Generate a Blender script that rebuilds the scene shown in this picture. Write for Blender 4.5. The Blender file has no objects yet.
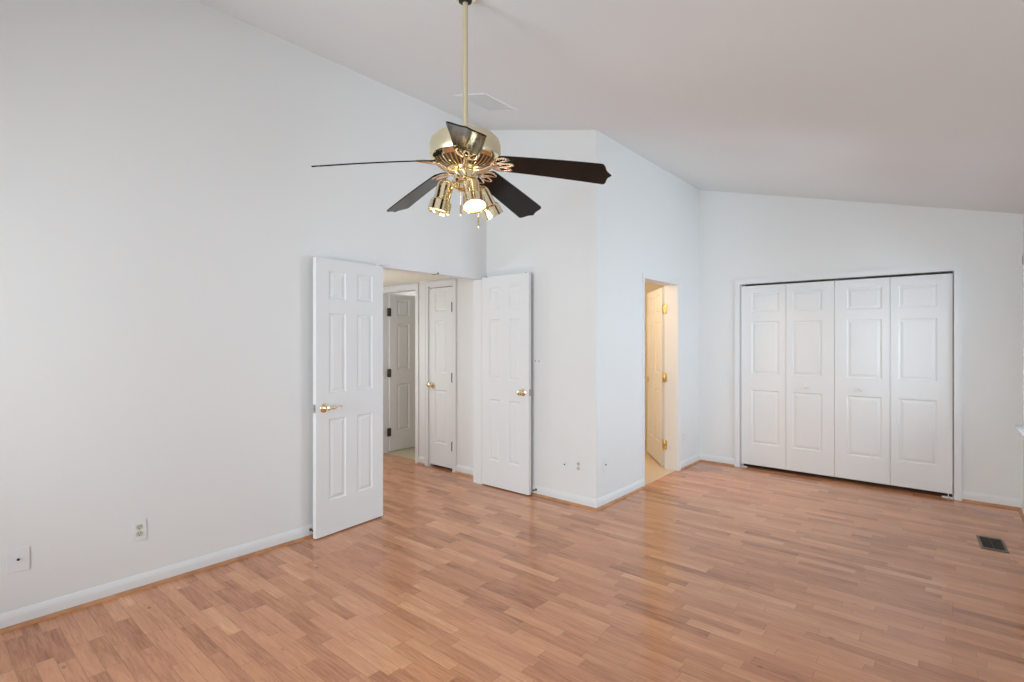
import bpy, bmesh, math, random
from mathutils import Vector, Matrix
random.seed(7)
sc = bpy.context.scene
col = sc.collection
R = math.radians

# ------------------------------------------------------------------ camera, world, light
CAM_H = 1.419
cd = bpy.data.cameras.new('camera')
cd.sensor_width = 36.0
cd.lens = 520.4 / 1024 * 36
cd.shift_y = -1.57 / 1024
cd.clip_start = 0.02
cam = bpy.data.objects.new('camera', cd)
cam.location = (0, 0, CAM_H)
cam.rotation_euler = (R(90), 0, 0.7051)
col.objects.link(cam)
sc.camera = cam

vs = sc.view_settings
vs.view_transform = 'Standard'
vs.look = 'None'
vs.gamma = 1.0
vs.use_curve_mapping = False
vs.exposure = 0.0

world = bpy.data.worlds.new('world')
sc.world = world
world.use_nodes = True
wb = world.node_tree.nodes['Background']
wb.inputs[0].default_value = (0.80, 0.92, 1.0, 1)
wb.inputs[1].default_value = 1.0

# room numbers (metres), x right, y away along the left wall
XL, XR = -3.531, 0.432           # left wall, window wall
YB, YD = 3.759, 6.060            # wall beside the double door, closet wall
XC = -2.278                      # bathroom wall
YN = -1.70                       # wall behind the camera
HL, SL = 3.4923, -0.2595         # ceiling height at the left wall and its slope
def zc(x): return HL + SL * (x - XL)

def area(name, loc, rot, sx, sy, power, colour):
    l = bpy.data.lights.new(name, 'AREA')
    l.shape = 'RECTANGLE'; l.size = sx; l.size_y = sy
    l.energy = power; l.color = colour
    o = bpy.data.objects.new(name, l)
    o.location = loc; o.rotation_euler = rot
    col.objects.link(o)
    return o
def point(name, loc, power, colour, r=0.08):
    l = bpy.data.lights.new(name, 'POINT'); l.energy = power; l.color = colour; l.shadow_soft_size = r
    o = bpy.data.objects.new(name, l); o.location = loc; col.objects.link(o); return o

# windows: (y0, y1, z0, z1) in the right wall; (x0, x1, z0, z1) in the wall behind the camera
WIN_R = [(5.02, 5.80, 0.72, 2.02), (3.90, 4.68, 0.72, 2.02), (1.30, 2.70, 0.72, 2.02)]  # only the first is in view; the others are added for light
ADDED_WIN_N = [(-2.9, -1.5, 0.60, 2.30), (-1.1, 0.2, 0.60, 2.30)]  # out of view, added to fill the room from behind the camera
DAY = (0.70, 0.87, 1.0)
PW_R = [22, 41, 11]
PW_N = [94, 80]
for (a, b, c, d), pw in zip(WIN_R, PW_R):
    area('added_daylight', (XR + 0.20, (a + b) / 2, (c + d) / 2), (0, R(90), 0), d - c, b - a, pw, DAY)  # area lamp added outside each right window, in place of the sky
for (a, b, c, d), pw in zip(ADDED_WIN_N, PW_N):
    area('added_daylight', ((a + b) / 2, YN - 0.20, (c + d) / 2), (R(90), 0, 0), b - a, d - c, pw, (0.85, 0.945, 1.0))  # area lamps added outside the unseen back windows as fill
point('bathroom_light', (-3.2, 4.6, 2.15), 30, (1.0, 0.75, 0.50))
point('hall_fill', (-5.0, 2.7, 1.25), 25, (0.90, 0.96, 1.0))  # unseen fill without a fixture, added to brighten the hall and its ceiling
point('far_room_fill', (-5.9, 5.6, 2.1), 16, (0.92, 0.96, 1.0), 0.3)  # unseen soft fill added for the room beyond the hall

# ------------------------------------------------------------------ materials
def srgb(r, g, b):
    f = lambda c: (c / 255 / 12.92) if c / 255 <= 0.04045 else ((c / 255 + 0.055) / 1.055) ** 2.4
    return (f(r), f(g), f(b), 1)
def mat(name, colour, rough=0.5, metal=0.0, emit=None, estr=0.0, spec=0.5, bump=0.0, bscale=60, coat=0.0):
    m = bpy.data.materials.new(name); m.use_nodes = True
    nt = m.node_tree; p = nt.nodes['Principled BSDF']
    p.inputs['Base Color'].default_value = colour
    p.inputs['Roughness'].default_value = rough
    p.inputs['Metallic'].default_value = metal
    p.inputs['Specular IOR Level'].default_value = spec
    p.inputs['Coat Weight'].default_value = coat
    if emit:
        p.inputs['Emission Color'].default_value = emit
        p.inputs['Emission Strength'].default_value = estr
    tc = nt.nodes.new('ShaderNodeTexCoord')
    n = nt.nodes.new('ShaderNodeTexNoise'); n.inputs['Scale'].default_value = bscale
    n.inputs['Detail'].default_value = 3
    nt.links.new(tc.outputs['Object'], n.inputs['Vector'])
    if bump:
        b = nt.nodes.new('ShaderNodeBump'); b.inputs['Strength'].default_value = bump
        b.inputs['Distance'].default_value = 0.002
        nt.links.new(n.outputs['Fac'], b.inputs['Height'])
        nt.links.new(b.outputs['Normal'], p.inputs['Normal'])
    else:
        mr = nt.nodes.new('ShaderNodeMapRange')
        mr.inputs['To Min'].default_value = max(0.0, rough - 0.02); mr.inputs['To Max'].default_value = rough + 0.02
        nt.links.new(n.outputs['Fac'], mr.inputs['Value'])
        nt.links.new(mr.outputs['Result'], p.inputs['Roughness'])
    return m
M = {}
M['wall'] = mat('wall_paint', (0.805, 0.80, 0.79, 1), 0.7, bscale=70, spec=0.2)
M['ceil'] = mat('ceiling_paint', (0.80, 0.795, 0.79, 1), 0.9, bscale=70, spec=0.2)
M['soffit'] = mat('hall_ceiling_warm_bounce', (0.86, 0.83, 0.70, 1), 0.9, spec=0.2)  # cream tint stands in for warm light bounced off the floor
M['trim'] = mat('trim_paint', (0.80, 0.80, 0.80, 1), 0.7, spec=0.2)
M['door'] = mat('door_paint', (0.81, 0.81, 0.81, 1), 0.55, spec=0.25)
M['plastic'] = mat('white_plastic', (0.80, 0.80, 0.80, 1), 0.5, spec=0.25)
M['ivory'] = mat('ivory_plastic', (0.62, 0.58, 0.47, 1), 0.35)
M['dark'] = mat('dark_slot', (0.02, 0.018, 0.015, 1), 0.6)
M['brass'] = mat('polished_brass', (0.93, 0.81, 0.55, 1), 0.12, 1.0)
M['pale_brass'] = mat('pale_satin_brass', (0.74, 0.66, 0.46, 1), 0.33, 0.75)
M['rose_brass'] = mat('warm_brass_casting', (0.93, 0.77, 0.58, 1), 0.22, 1.0)
M['old_brass'] = mat('aged_brass', (0.20, 0.15, 0.07, 1), 0.35, 1.0)
M['hinge_brass'] = mat('hinge_brass', (0.80, 0.62, 0.28, 1), 0.25, 1.0)
M['hinge_dark'] = mat('dark_hinge', (0.075, 0.06, 0.04, 1), 0.45, 0.3)
M['steel'] = mat('steel', (0.45, 0.44, 0.42, 1), 0.35, 1.0)
M['black'] = mat('black_lacquer', (0.010, 0.0095, 0.009, 1), 0.10, spec=0.2)
M['brown_metal'] = mat('brown_enamel', (0.13, 0.10, 0.07, 1), 0.4)
M['bulb'] = mat('lit_bulb', (1, 1, 1, 1), 0.4, emit=(1, 0.93, 0.82, 1), estr=3.0)
M['beige'] = mat('beige_carpet', (0.55, 0.46, 0.33, 1), 0.95, bump=0.4, bscale=400)
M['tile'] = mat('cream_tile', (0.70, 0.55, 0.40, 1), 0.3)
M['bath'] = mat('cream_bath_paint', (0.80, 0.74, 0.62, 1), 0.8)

def wood_trim():
    m = bpy.data.materials.new('oak_quarter_round'); m.use_nodes = True
    nt = m.node_tree; p = nt.nodes['Principled BSDF']; L = nt.links.new
    tc = nt.nodes.new('ShaderNodeTexCoord')
    n = nt.nodes.new('ShaderNodeTexNoise'); n.inputs['Scale'].default_value = 9; n.inputs['Detail'].default_value = 5
    L(tc.outputs['Object'], n.inputs['Vector'])
    r = nt.nodes.new('ShaderNodeValToRGB')
    r.color_ramp.elements[0].position = 0.3; r.color_ramp.elements[0].color = (0.40, 0.175, 0.075, 1)
    r.color_ramp.elements[1].position = 0.7; r.color_ramp.elements[1].color = (0.58, 0.29, 0.14, 1)
    L(n.outputs['Fac'], r.inputs['Fac']); L(r.outputs['Color'], p.inputs['Base Color'])
    p.inputs['Roughness'].default_value = 0.4
    return m
M['oak'] = wood_trim()

def floor_mat():
    m = bpy.data.materials.new('strip_laminate'); m.use_nodes = True
    nt = m.node_tree; N = nt.nodes.new; L = nt.links.new
    p = nt.nodes['Principled BSDF']
    def math_(op, a, b=None, c=None):
        n = N('ShaderNodeMath'); n.operation = op
        for i, v in enumerate((a, b, c)):
            if v is None: continue
            if isinstance(v, (int, float)): n.inputs[i].default_value = v
            else: L(v, n.inputs[i])
        return n.outputs[0]
    tc = N('ShaderNodeTexCoord'); sp = N('ShaderNodeSeparateXYZ'); L(tc.outputs['Object'], sp.inputs[0])
    X, Y = sp.outputs[0], sp.outputs[1]
    W, LEN = 0.0635, 0.40
    v = math_('DIVIDE', Y, W); row = math_('FLOOR', v); fv = math_('FRACT', v)
    wn = N('ShaderNodeTexWhiteNoise'); wn.noise_dimensions = '1D'; L(row, wn.inputs['W'])
    wn2 = N('ShaderNodeTexWhiteNoise'); wn2.noise_dimensions = '1D'; L(math_('ADD', row, 91.7), wn2.inputs['W'])
    ln = math_('MULTIPLY_ADD', wn2.outputs['Value'], 0.14, LEN - 0.09)
    u = math_('ADD', math_('DIVIDE', X, ln), math_('MULTIPLY', wn.outputs['Value'], 17.3))
    c = math_('FLOOR', u); fu = math_('FRACT', u)
    cb = N('ShaderNodeCombineXYZ'); L(c, cb.inputs[0]); L(row, cb.inputs[1])
    w3 = N('ShaderNodeTexWhiteNoise'); w3.noise_dimensions = '2D'; L(cb.outputs[0], w3.inputs['Vector'])
    # grain along x, shifted per strip
    gx = math_('MULTIPLY', X, 7.0); gy = math_('MULTIPLY', Y, 75.0)
    gz = math_('MULTIPLY', w3.outputs['Value'], 40.0)
    gc = N('ShaderNodeCombineXYZ'); L(gx, gc.inputs[0]); L(gy, gc.inputs[1]); L(gz, gc.inputs[2])
    g = N('ShaderNodeTexNoise'); g.inputs['Scale'].default_value = 1.0; g.inputs['Detail'].default_value = 6
    g.inputs['Roughness'].default_value = 0.62; g.inputs['Distortion'].default_value = 0.6
    L(gc.outputs[0], g.inputs['Vector'])
    # broad cathedral bands
    bx = math_('MULTIPLY', X, 2.2); by = math_('MULTIPLY', Y, 14.0)
    bc = N('ShaderNodeCombineXYZ'); L(bx, bc.inputs[0]); L(by, bc.inputs[1]); L(gz, bc.inputs[2])
    b = N('ShaderNodeTexNoise'); b.inputs['Scale'].default_value = 1.0; b.inputs['Detail'].default_value = 3
    L(bc.outputs[0], b.inputs['Vector'])
    rv = N('ShaderNodeValToRGB'); e = rv.color_ramp
    e.elements[0].position = 0.0; e.elements[0].color = FC[0]
    e.elements[1].position = 1.0; e.elements[1].color = FC[4]
    for pos, cc in ((0.2, FC[1]), (0.5, FC[2]), (0.8, FC[3])):
        k = e.elements.new(pos); k.color = cc
    t = math_('ADD', math_('MULTIPLY', w3.outputs['Value'], 0.58),
              math_('ADD', math_('MULTIPLY', math_('SUBTRACT', g.outputs['Fac'], 0.5), 1.0),
                    math_('ADD', math_('MULTIPLY', math_('SUBTRACT', b.outputs['Fac'], 0.5), 0.75), 0.21)))
    L(t, rv.inputs['Fac'])
    # small dark knots
    kn = N('ShaderNodeTexVoronoi'); kn.feature = 'F1'; kn.inputs['Scale'].default_value = 1.0
    kc = N('ShaderNodeCombineXYZ'); L(math_('MULTIPLY_ADD', g.outputs['Fac'], 0.06, math_('MULTIPLY', X, 3.1)), kc.inputs[0]); L(math_('MULTIPLY', Y, 5.2), kc.inputs[1])
    L(kc.outputs[0], kn.inputs['Vector'])
    kk = N('ShaderNodeMapRange'); kk.inputs['From Min'].default_value = 0.015; kk.inputs['From Max'].default_value = 0.065
    kk.inputs['To Min'].default_value = 0.8; kk.inputs['To Max'].default_value = 0.0
    L(kn.outputs['Distance'], kk.inputs['Value'])
    mk = N('ShaderNodeMix'); mk.data_type = 'RGBA'; mk.inputs['B'].default_value = (0.10, 0.045, 0.02, 1)
    L(kk.outputs[0], mk.inputs['Factor']); L(rv.outputs['Color'], mk.inputs['A'])
    # fine dark pore lines running with the grain
    pc = N('ShaderNodeCombineXYZ'); L(math_('MULTIPLY', X, 9.0), pc.inputs[0]); L(math_('MULTIPLY', Y, 150.0), pc.inputs[1]); L(gz, pc.inputs[2])
    pn = N('ShaderNodeTexNoise'); pn.inputs['Scale'].default_value = 1.0; pn.inputs['Detail'].default_value = 2
    L(pc.outputs[0], pn.inputs['Vector'])
    pm = N('ShaderNodeMapRange'); pm.inputs['From Min'].default_value = 0.62; pm.inputs['From Max'].default_value = 0.74
    pm.inputs['To Max'].default_value = 0.40; L(pn.outputs['Fac'], pm.inputs['Value'])
    mp = N('ShaderNodeMix'); mp.data_type = 'RGBA'; mp.inputs['B'].default_value = (0.20, 0.08, 0.035, 1)
    L(pm.outputs[0], mp.inputs['Factor']); L(mk.outputs['Result'], mp.inputs['A'])
    # seams
    sv = math_('MULTIPLY', math_('ABSOLUTE', math_('SUBTRACT', fv, 0.5)), 2.0)
    su = math_('MULTIPLY', math_('ABSOLUTE', math_('SUBTRACT', fu, 0.5)), 2.0)
    seam = math_('MAXIMUM', math_('GREATER_THAN', sv, 0.965), math_('GREATER_THAN', su, 0.993))
    ms = N('ShaderNodeMix'); ms.data_type = 'RGBA'; ms.inputs['B'].default_value = (0.22, 0.10, 0.055, 1)
    L(math_('MULTIPLY', seam, 0.5), ms.inputs['Factor']); L(mp.outputs['Result'], ms.inputs['A'])
    L(ms.outputs['Result'], p.inputs['Base Color'])
    rr = N('ShaderNodeMapRange'); rr.inputs['To Min'].default_value = 0.10; rr.inputs['To Max'].default_value = 0.22
    L(g.outputs['Fac'], rr.inputs['Value']); L(rr.outputs[0], p.inputs['Roughness'])
    p.inputs['Specular IOR Level'].default_value = 0.65
    return m
FC = [(0.30, 0.110, 0.052, 1), (0.45, 0.185, 0.090, 1), (0.60, 0.266, 0.134, 1), (0.69, 0.33, 0.172, 1), (0.78, 0.42, 0.235, 1)]
M['floor'] = floor_mat()

def glass():
    m = bpy.data.materials.new('window_glass'); m.use_nodes = True
    nt = m.node_tree; nt.nodes.remove(nt.nodes['Principled BSDF'])
    out = nt.nodes['Material Output']
    t = nt.nodes.new('ShaderNodeBsdfTransparent'); g = nt.nodes.new('ShaderNodeBsdfGlossy')
    g.inputs['Roughness'].default_value = 0.01
    f = nt.nodes.new('ShaderNodeFresnel'); f.inputs['IOR'].default_value = 1.45
    x = nt.nodes.new('ShaderNodeMixShader')
    nt.links.new(f.outputs[0], x.inputs[0]); nt.links.new(t.outputs[0], x.inputs[1]); nt.links.new(g.outputs[0], x.inputs[2])
    nt.links.new(x.outputs[0], out.inputs['Surface'])
    return m
M['glass'] = glass()

# ------------------------------------------------------------------ helpers
def build(name, bm, m, parent=None, smooth=False, loc=None):
    bmesh.ops.recalc_face_normals(bm, faces=bm.faces)
    me = bpy.data.meshes.new(name); bm.to_mesh(me); bm.free()
    for mm in (m if isinstance(m, (list, tuple)) else [m]): me.materials.append(mm)
    if smooth:
        for p in me.polygons: p.use_smooth = True
        try: me.set_sharp_from_angle(angle=R(35))
        except Exception: pass
    o = bpy.data.objects.new(name, me); col.objects.link(o)
    if parent: o.parent = parent
    if loc: o.location = loc
    return o
def tag(o, label=None, cat=None, group=None, kind=None):
    if label: o['label'] = label
    if cat: o['category'] = cat
    if group: o['group'] = group
    if kind: o['kind'] = kind
    return o
def empty(name, loc, label, cat, group=None, rz=0.0, kind=None):
    o = bpy.data.objects.new(name, None); o.location = loc; o.rotation_euler = (0, 0, rz)
    o.empty_display_size = 0.1
    col.objects.link(o); return tag(o, label, cat, group, kind)
def nb(): return bmesh.new()
def box(bm, x0, x1, y0, y1, z0, z1, mi=0, bev=0.0):
    v = [bm.verts.new(p) for p in ((x0,y0,z0),(x1,y0,z0),(x1,y1,z0),(x0,y1,z0),(x0,y0,z1),(x1,y0,z1),(x1,y1,z1),(x0,y1,z1))]
    fs = [bm.faces.new([v[i] for i in q]) for q in ((0,3,2,1),(4,5,6,7),(0,1,5,4),(1,2,6,5),(2,3,7,6),(3,0,4,7))]
    for f in fs: f.material_index = mi
    if bev:
        es = list({e for f in fs for e in f.edges})
        bmesh.ops.bevel(bm, geom=es, offset=bev, segments=2, affect='EDGES', profile=0.6)
    return fs
def prism(bm, pts, axis, a, b, mi=0):
    """pts 2-D polygon; axis 'x': pts are (y,z) from x=a to b; 'y': pts are (x,z); 'z': pts are (x,y)"""
    def P(p, t):
        return {'x': (t, p[0], p[1]), 'y': (p[0], t, p[1]), 'z': (p[0], p[1], t)}[axis]
    A = [bm.verts.new(P(p, a)) for p in pts]; B = [bm.verts.new(P(p, b)) for p in pts]
    n = len(pts); fs = [bm.faces.new(A), bm.faces.new(B[::-1])]
    for i in range(n): fs.append(bm.faces.new((A[i], B[i], B[(i+1) % n], A[(i+1) % n])))
    for f in fs: f.material_index = mi
    return fs
def lathe(bm, prof, seg=48, mat4=None, mi=0, closed=False):
    rings = []
    for r, z in prof:
        if r < 1e-6: ring = [bm.verts.new((0, 0, z))]
        else: ring = [bm.verts.new((r*math.cos(2*math.pi*k/seg), r*math.sin(2*math.pi*k/seg), z)) for k in range(seg)]
        rings.append(ring)
    pairs = list(zip(rings[:-1], rings[1:]))
    if closed: pairs.append((rings[-1], rings[0]))
    for a, b in pairs:
        for k in range(seg):
            k2 = (k+1) % seg
            if len(a) == 1 and len(b) == 1: continue
            if len(a) == 1: f = bm.faces.new((a[0], b[k], b[k2]))
            elif len(b) == 1: f = bm.faces.new((a[k], b[0], a[k2]))
            else: f = bm.faces.new((a[k], b[k], b[k2], a[k2]))
            f.material_index = mi
    if mat4 is not None:
        bmesh.ops.transform(bm, matrix=mat4, verts=[v for r in rings for v in r])
def tube(bm, pts, r, seg=10, closed=False, mi=0):
    pts = [Vector(p) for p in pts]; n = len(pts); rings = []
    up = Vector((0, 0, 1)); prev = None
    for i, p in enumerate(pts):
        if closed: d = pts[(i+1) % n] - pts[i-1]
        else: d = pts[min(i+1, n-1)] - pts[max(i-1, 0)]
        d.normalize()
        if prev is None:
            a = up if abs(d.z) < 0.9 else Vector((1, 0, 0)); u = d.cross(a).normalized()
        else: u = (prev - d * prev.dot(d)).normalized()
        prev = u; w = d.cross(u)
        rr = r[i] if isinstance(r, (list, tuple)) else r
        rings.append([bm.verts.new(p + (u*math.cos(2*math.pi*k/seg) + w*math.sin(2*math.pi*k/seg)) * rr) for k in range(seg)])
    pr = list(zip(rings[:-1], rings[1:]))
    if closed: pr.append((rings[-1], rings[0]))
    for a, b in pr:
        for k in range(seg):
            bm.faces.new((a[k], b[k], b[(k+1) % seg], a[(k+1) % seg])).material_index = mi
    if not closed:
        bm.faces.new(rings[0][::-1]).material_index = mi; bm.faces.new(rings[-1]).material_index = mi
def aim(direction, origin):
    """matrix that turns +z to direction, at origin"""
    q = Vector((0, 0, 1)).rotation_difference(Vector(direction).normalized())
    return Matrix.Translation(Vector(origin)) @ q.to_matrix().to_4x4()
def struct(name, bm, m, label=None, cat=None, smooth=False):
    return tag(build(name, bm, m, smooth=smooth), label, cat, kind='structure')

# ------------------------------------------------------------------ room shell
T = 0.115
bm = nb(); box(bm, -6.75, XR + 0.12, YN - 0.12, YB + 0.17, -0.12, 0)        # room and hall
box(bm, XC - 0.02, XR + 0.12, YB + 0.17, 6.95, -0.12, 0)
struct('floor', bm, M['floor'], 'reddish brown strip wood laminate floor across the room and hall', 'floor')
bm = nb(); box(bm, -6.75, -4.07, YB + 0.17, 6.9, -0.12, 0.004)
struct('floor', bm, M['beige'], 'beige carpeted floor of the room beyond the hall', 'floor')
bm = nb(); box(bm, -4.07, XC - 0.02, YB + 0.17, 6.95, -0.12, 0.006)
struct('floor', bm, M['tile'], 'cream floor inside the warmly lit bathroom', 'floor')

# ceiling slab, one slope falling towards the windows
bm = nb()
xa, xb = XL - T - 0.01, XR + 0.13
prism(bm, [(xa, zc(xa)), (xb, zc(xb)), (xb, zc(xb) + 0.12), (xa, zc(xa) + 0.12)], 'y', YN - 0.12, YD + 0.12)
struct('ceiling', bm, M['ceil'], 'pale sloping vaulted ceiling of the bedroom', 'ceiling')
bm = nb(); box(bm, -6.75, XL - T, 1.2, YB + 0.2, 2.085, 2.2)
struct('ceiling', bm, M['soffit'], 'low ceiling of the hall, tinted cream for warm light off the floor', 'ceiling')
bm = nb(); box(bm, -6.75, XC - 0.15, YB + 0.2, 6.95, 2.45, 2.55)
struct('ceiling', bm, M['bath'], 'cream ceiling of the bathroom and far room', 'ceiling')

# left wall, double door opening y OA..OB
OA, OB, OH = 2.515, 3.702, 2.018
ZTL = zc(XL) + 0.03
bm = nb()
box(bm, XL - T, XL, YN - 0.1, OA, 0, ZTL)
box(bm, XL - T, XL, OA, OB, OH, ZTL)
box(bm, XL - T, XL, OB, YB + 0.15, 0, ZTL)
struct('wall_left', bm, M['wall'], 'tall white left wall with the double doorway', 'wall')
# wall beside the doorway (faces the camera)
bm = nb()
prism(bm, [(XL - 0.01, 0), (XC, 0), (XC, zc(XC) + 0.02), (XL - 0.01, zc(XL - 0.01) + 0.02)], 'y', YB, YB + T)
struct('wall_front', bm, M['wall'], 'narrow white wall between double doorway and bathroom wall', 'wall')
# bathroom wall
BA, BB, BH, TB = 4.642, 5.450, 2.022, 0.15
ZTC = zc(XC) + 0.02
bm = nb()
box(bm, XC - TB, XC, YB + T, BA, 0, ZTC)
box(bm, XC - TB, XC, BA, BB, BH, ZTC)
box(bm, XC - TB, XC, BB, YD + 0.1, 0, ZTC)
struct('wall_bathroom', bm, M['wall'], 'white wall with the narrow bathroom doorway', 'wall')
# closet wall
CA, CB, CH = -1.817, -0.011, 2.03
bm = nb()
prism(bm, [(XC - 0.05, 0), (CA, 0), (CA, zc(CA) + 0.02), (XC - 0.05, zc(XC - 0.05) + 0.02)], 'y', YD, YD + T)
prism(bm, [(CA, CH), (CB, CH), (CB, zc(CB) + 0.02), (CA, zc(CA) + 0.02)], 'y', YD, YD + T)
prism(bm, [(CB, 0), (XR + 0.1, 0), (XR + 0.1, zc(XR + 0.1) + 0.02), (CB, zc(CB) + 0.02)], 'y', YD, YD + T)
struct('wall_closet', bm, M['wall'], 'white wall around the folding closet doors', 'wall')
# window wall
ZTR = zc(XR) + 0.02
bm = nb()
ys = [YN - 0.1]
for a, b, c, d in sorted(WIN_R):
    box(bm, XR, XR + 0.12, ys[-1], a, 0, ZTR)
    box(bm, XR, XR + 0.12, a, b, 0, c); box(bm, XR, XR + 0.12, a, b, d, ZTR)
    ys.append(b)
box(bm, XR, XR + 0.12, ys[-1], YD + 0.1, 0, ZTR)
struct('wall_right', bm, M['wall'], 'white window wall at the right edge', 'wall')
# wall behind the camera
bm = nb()
xs = [XL - 0.05]
for a, b, c, d in ADDED_WIN_N:
    prism(bm, [(xs[-1], 0), (a, 0), (a, zc(a) + 0.02), (xs[-1], zc(xs[-1]) + 0.02)], 'y', YN - 0.12, YN)
    prism(bm, [(a, 0), (b, 0), (b, c), (a, c)], 'y', YN - 0.12, YN)
    prism(bm, [(a, d), (b, d), (b, zc(b) + 0.02), (a, zc(a) + 0.02)], 'y', YN - 0.12, YN)
    xs.append(b)
prism(bm, [(xs[-1], 0), (XR + 0.05, 0), (XR + 0.05, zc(XR + 0.05) + 0.02), (xs[-1], zc(xs[-1]) + 0.02)], 'y', YN - 0.12, YN)
struct('wall_back', bm, M['wall'], 'white wall behind the camera with two windows added for light', 'wall')

# hall side wall with the open doorway and the narrow linen closet
HY = 3.845
D1A, D1B = -5.425, -4.725      # open doorway to the far room
D2A, D2B = -4.495, -4.105      # narrow closet door
DH = 2.005
bm = nb()
for x0, x1, z0 in ((-6.75, D1A, 0), (D1A, D1B, DH), (D1B, D2A, 0), (D2A, D2B, DH), (D2B, XL - T + 0.01, 0)):
    box(bm, x0, x1, HY, HY + T, z0, 2.12 if z0 or True else 0)
struct('wall_hall', bm, M['wall'], 'white hall wall seen through the double doorway', 'wall')
bm = nb(); box(bm, -6.75, -6.65, 1.2, 6.9, 0, 2.5); box(bm, -6.65, XL - T, 1.2, 1.3, 0, 2.2)
box(bm, -6.75, -4.07, 6.8, 6.9, 0, 2.5)
struct('wall_far', bm, M['wall'], 'walls closing the hall and the room beyond', 'wall')
bm = nb(); box(bm, -4.62, -4.58, HY + T, 6.8, 0, 2.5); box(bm, -4.10, -4.06, HY + T, 6.9, 0, 2.5)
box(bm, -4.58, -4.10, HY + 0.6, HY + 0.65, 0, 2.5)
struct('wall_partition', bm, M['bath'], 'partition behind the narrow hall closet door', 'wall')
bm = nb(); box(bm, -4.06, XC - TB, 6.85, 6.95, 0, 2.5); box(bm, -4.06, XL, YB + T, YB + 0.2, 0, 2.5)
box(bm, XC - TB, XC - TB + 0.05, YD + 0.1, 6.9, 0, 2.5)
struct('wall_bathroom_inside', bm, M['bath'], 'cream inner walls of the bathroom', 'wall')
bm = nb(); box(bm, CA - 0.15, CB + 0.15, YD + 0.70, YD + 0.75, 0, 2.4)
box(bm, CA - 0.17, CA - 0.12, YD + T, YD + 0.72, 0, 2.4); box(bm, CB + 0.12, CB + 0.17, YD + T, YD + 0.72, 0, 2.4)
box(bm, CA - 0.17, CB + 0.17, YD + T - 0.01, YD + 0.75, 2.3, 2.4)
struct('wall_closet_inside', bm, M['wall'], 'inside walls of the closet behind the folding doors', 'wall')

# ------------------------------------------------------------------ baseboards and oak quarter round
BBH, BBT, QR = 0.085, 0.012, 0.018
def run_profile(bm, p0, p1, n, prof):
    """sweep (distance from wall, z) profile from p0 to p1; n = unit normal out of the wall"""
    A = [bm.verts.new((p0[0] + n[0]*d, p0[1] + n[1]*d, z)) for d, z in prof]
    B = [bm.verts.new((p1[0] + n[0]*d, p1[1] + n[1]*d, z)) for d, z in prof]
    k = len(prof); bm.faces.new(A); bm.faces.new(B[::-1])
    for i in range(k): bm.faces.new((A[i], B[i], B[(i+1) % k], A[(i+1) % k]))
BPROF = [(-0.004, 0), (BBT, 0), (BBT, BBH - 0.030), (BBT - 0.002, BBH - 0.018), (0.006, BBH - 0.006), (0.003, BBH), (-0.004, BBH)]
QPROF = [(BBT, 0)] + [(BBT + QR*math.cos(R(a)), QR*math.sin(R(a))) for a in (0, 18, 36, 54, 72, 90)]
runs = [
    ('left', 'along the long left wall', (XL, YN), (XL, OA - 0.06), (1, 0)),
    ('front', 'under the narrow wall right of the double doorway', (XL, YB), (XC + BBT + 0.0004, YB), (0, -1)),
    ('bathroom', 'left of the bathroom doorway', (XC, YB - BBT + 0.001), (XC, BA - 0.04), (1, 0)),
    ('bathroom', 'between the bathroom doorway and the closet wall corner', (XC, BB + 0.042), (XC, YD), (1, 0)),
    ('closet', 'left of the folding closet doors', (XC, YD), (CA - 0.058, YD), (0, -1)),
    ('closet', 'right of the folding closet doors', (CB + 0.058, YD), (XR, YD), (0, -1)),
    ('right', 'under the window wall', (XR, YN), (XR, YD), (-1, 0)),
    ('hall', 'between the two hall doors', (D1B + 0.058, HY), (D2A - 0.058, HY), (0, -1)),
    ('hall', 'beside the narrow hall closet door', (D2B + 0.058, HY), (XL - T, HY), (0, -1)),
]
tn = 1
def trim(bm, m, label, smooth=False):
    global tn
    o = struct('trim_%d' % tn, bm, m, label, 'trim', smooth); tn += 1; return o
for nm, where, p0, p1, n in runs:
    bm = nb(); run_profile(bm, p0, p1, n, BPROF)
    struct('baseboard_' + nm, bm, M['trim'], 'white painted baseboard ' + where, 'baseboard')
    e0, e1 = Vector(p0), Vector(p1); d = (e1 - e0).normalized()
    q0, q1 = e0, e1
    if nm == 'front': q1 = e1 + d * QR
    if nm == 'bathroom' and p0[1] < YB: q0 = e0 - d * QR
    bm = nb(); run_profile(bm, q0, q1, n, QPROF)
    trim(bm, M['oak'], 'orange oak quarter round ' + where, True)

# ------------------------------------------------------------------ casings and jambs
def casing(bm, plane, at, out, a, b, h, w=0.057, t=0.014, sides=(1, 1)):
    """door casing on a wall: plane 'x' (wall at x=at, opening spans y a..b) or 'y'"""
    def bb(u0, u1, z0, z1, tt):
        lo, hi = sorted((at, at + out*tt))
        if plane == 'x': box(bm, lo, hi, u0, u1, z0, z1)
        else: box(bm, u0, u1, lo, hi, z0, z1)
    g = 0.005
    if sides[0]:
        bb(a - w, a - g, 0, h + g, t); bb(a - w - 0.001, a - w + 0.014, 0, h + w + 0.001, t + 0.003)
    if sides[1]:
        bb(b + g, b + w, 0, h + g, t); bb(b + w - 0.014, b + w + 0.001, 0, h + w + 0.001, t + 0.003)
    bb(a - w, b + w, h + g, h + w, t); bb(a - w + 0.014, b + w - 0.014, h + w - 0.014, h + w + 0.001, t + 0.003)
bm = nb(); casing(bm, 'x', XL, 1, OA, OB, OH, w=0.054, t=0.004)
box(bm, XL - T, XL, OA, OA + 0.012, 0, OH); box(bm, XL - T, XL, OB - 0.012, OB, 0, OH); box(bm, XL - T, XL, OA, OB, OH - 0.012, OH)
trim(bm, M['trim'], 'white casing framing the double doorway')
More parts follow.
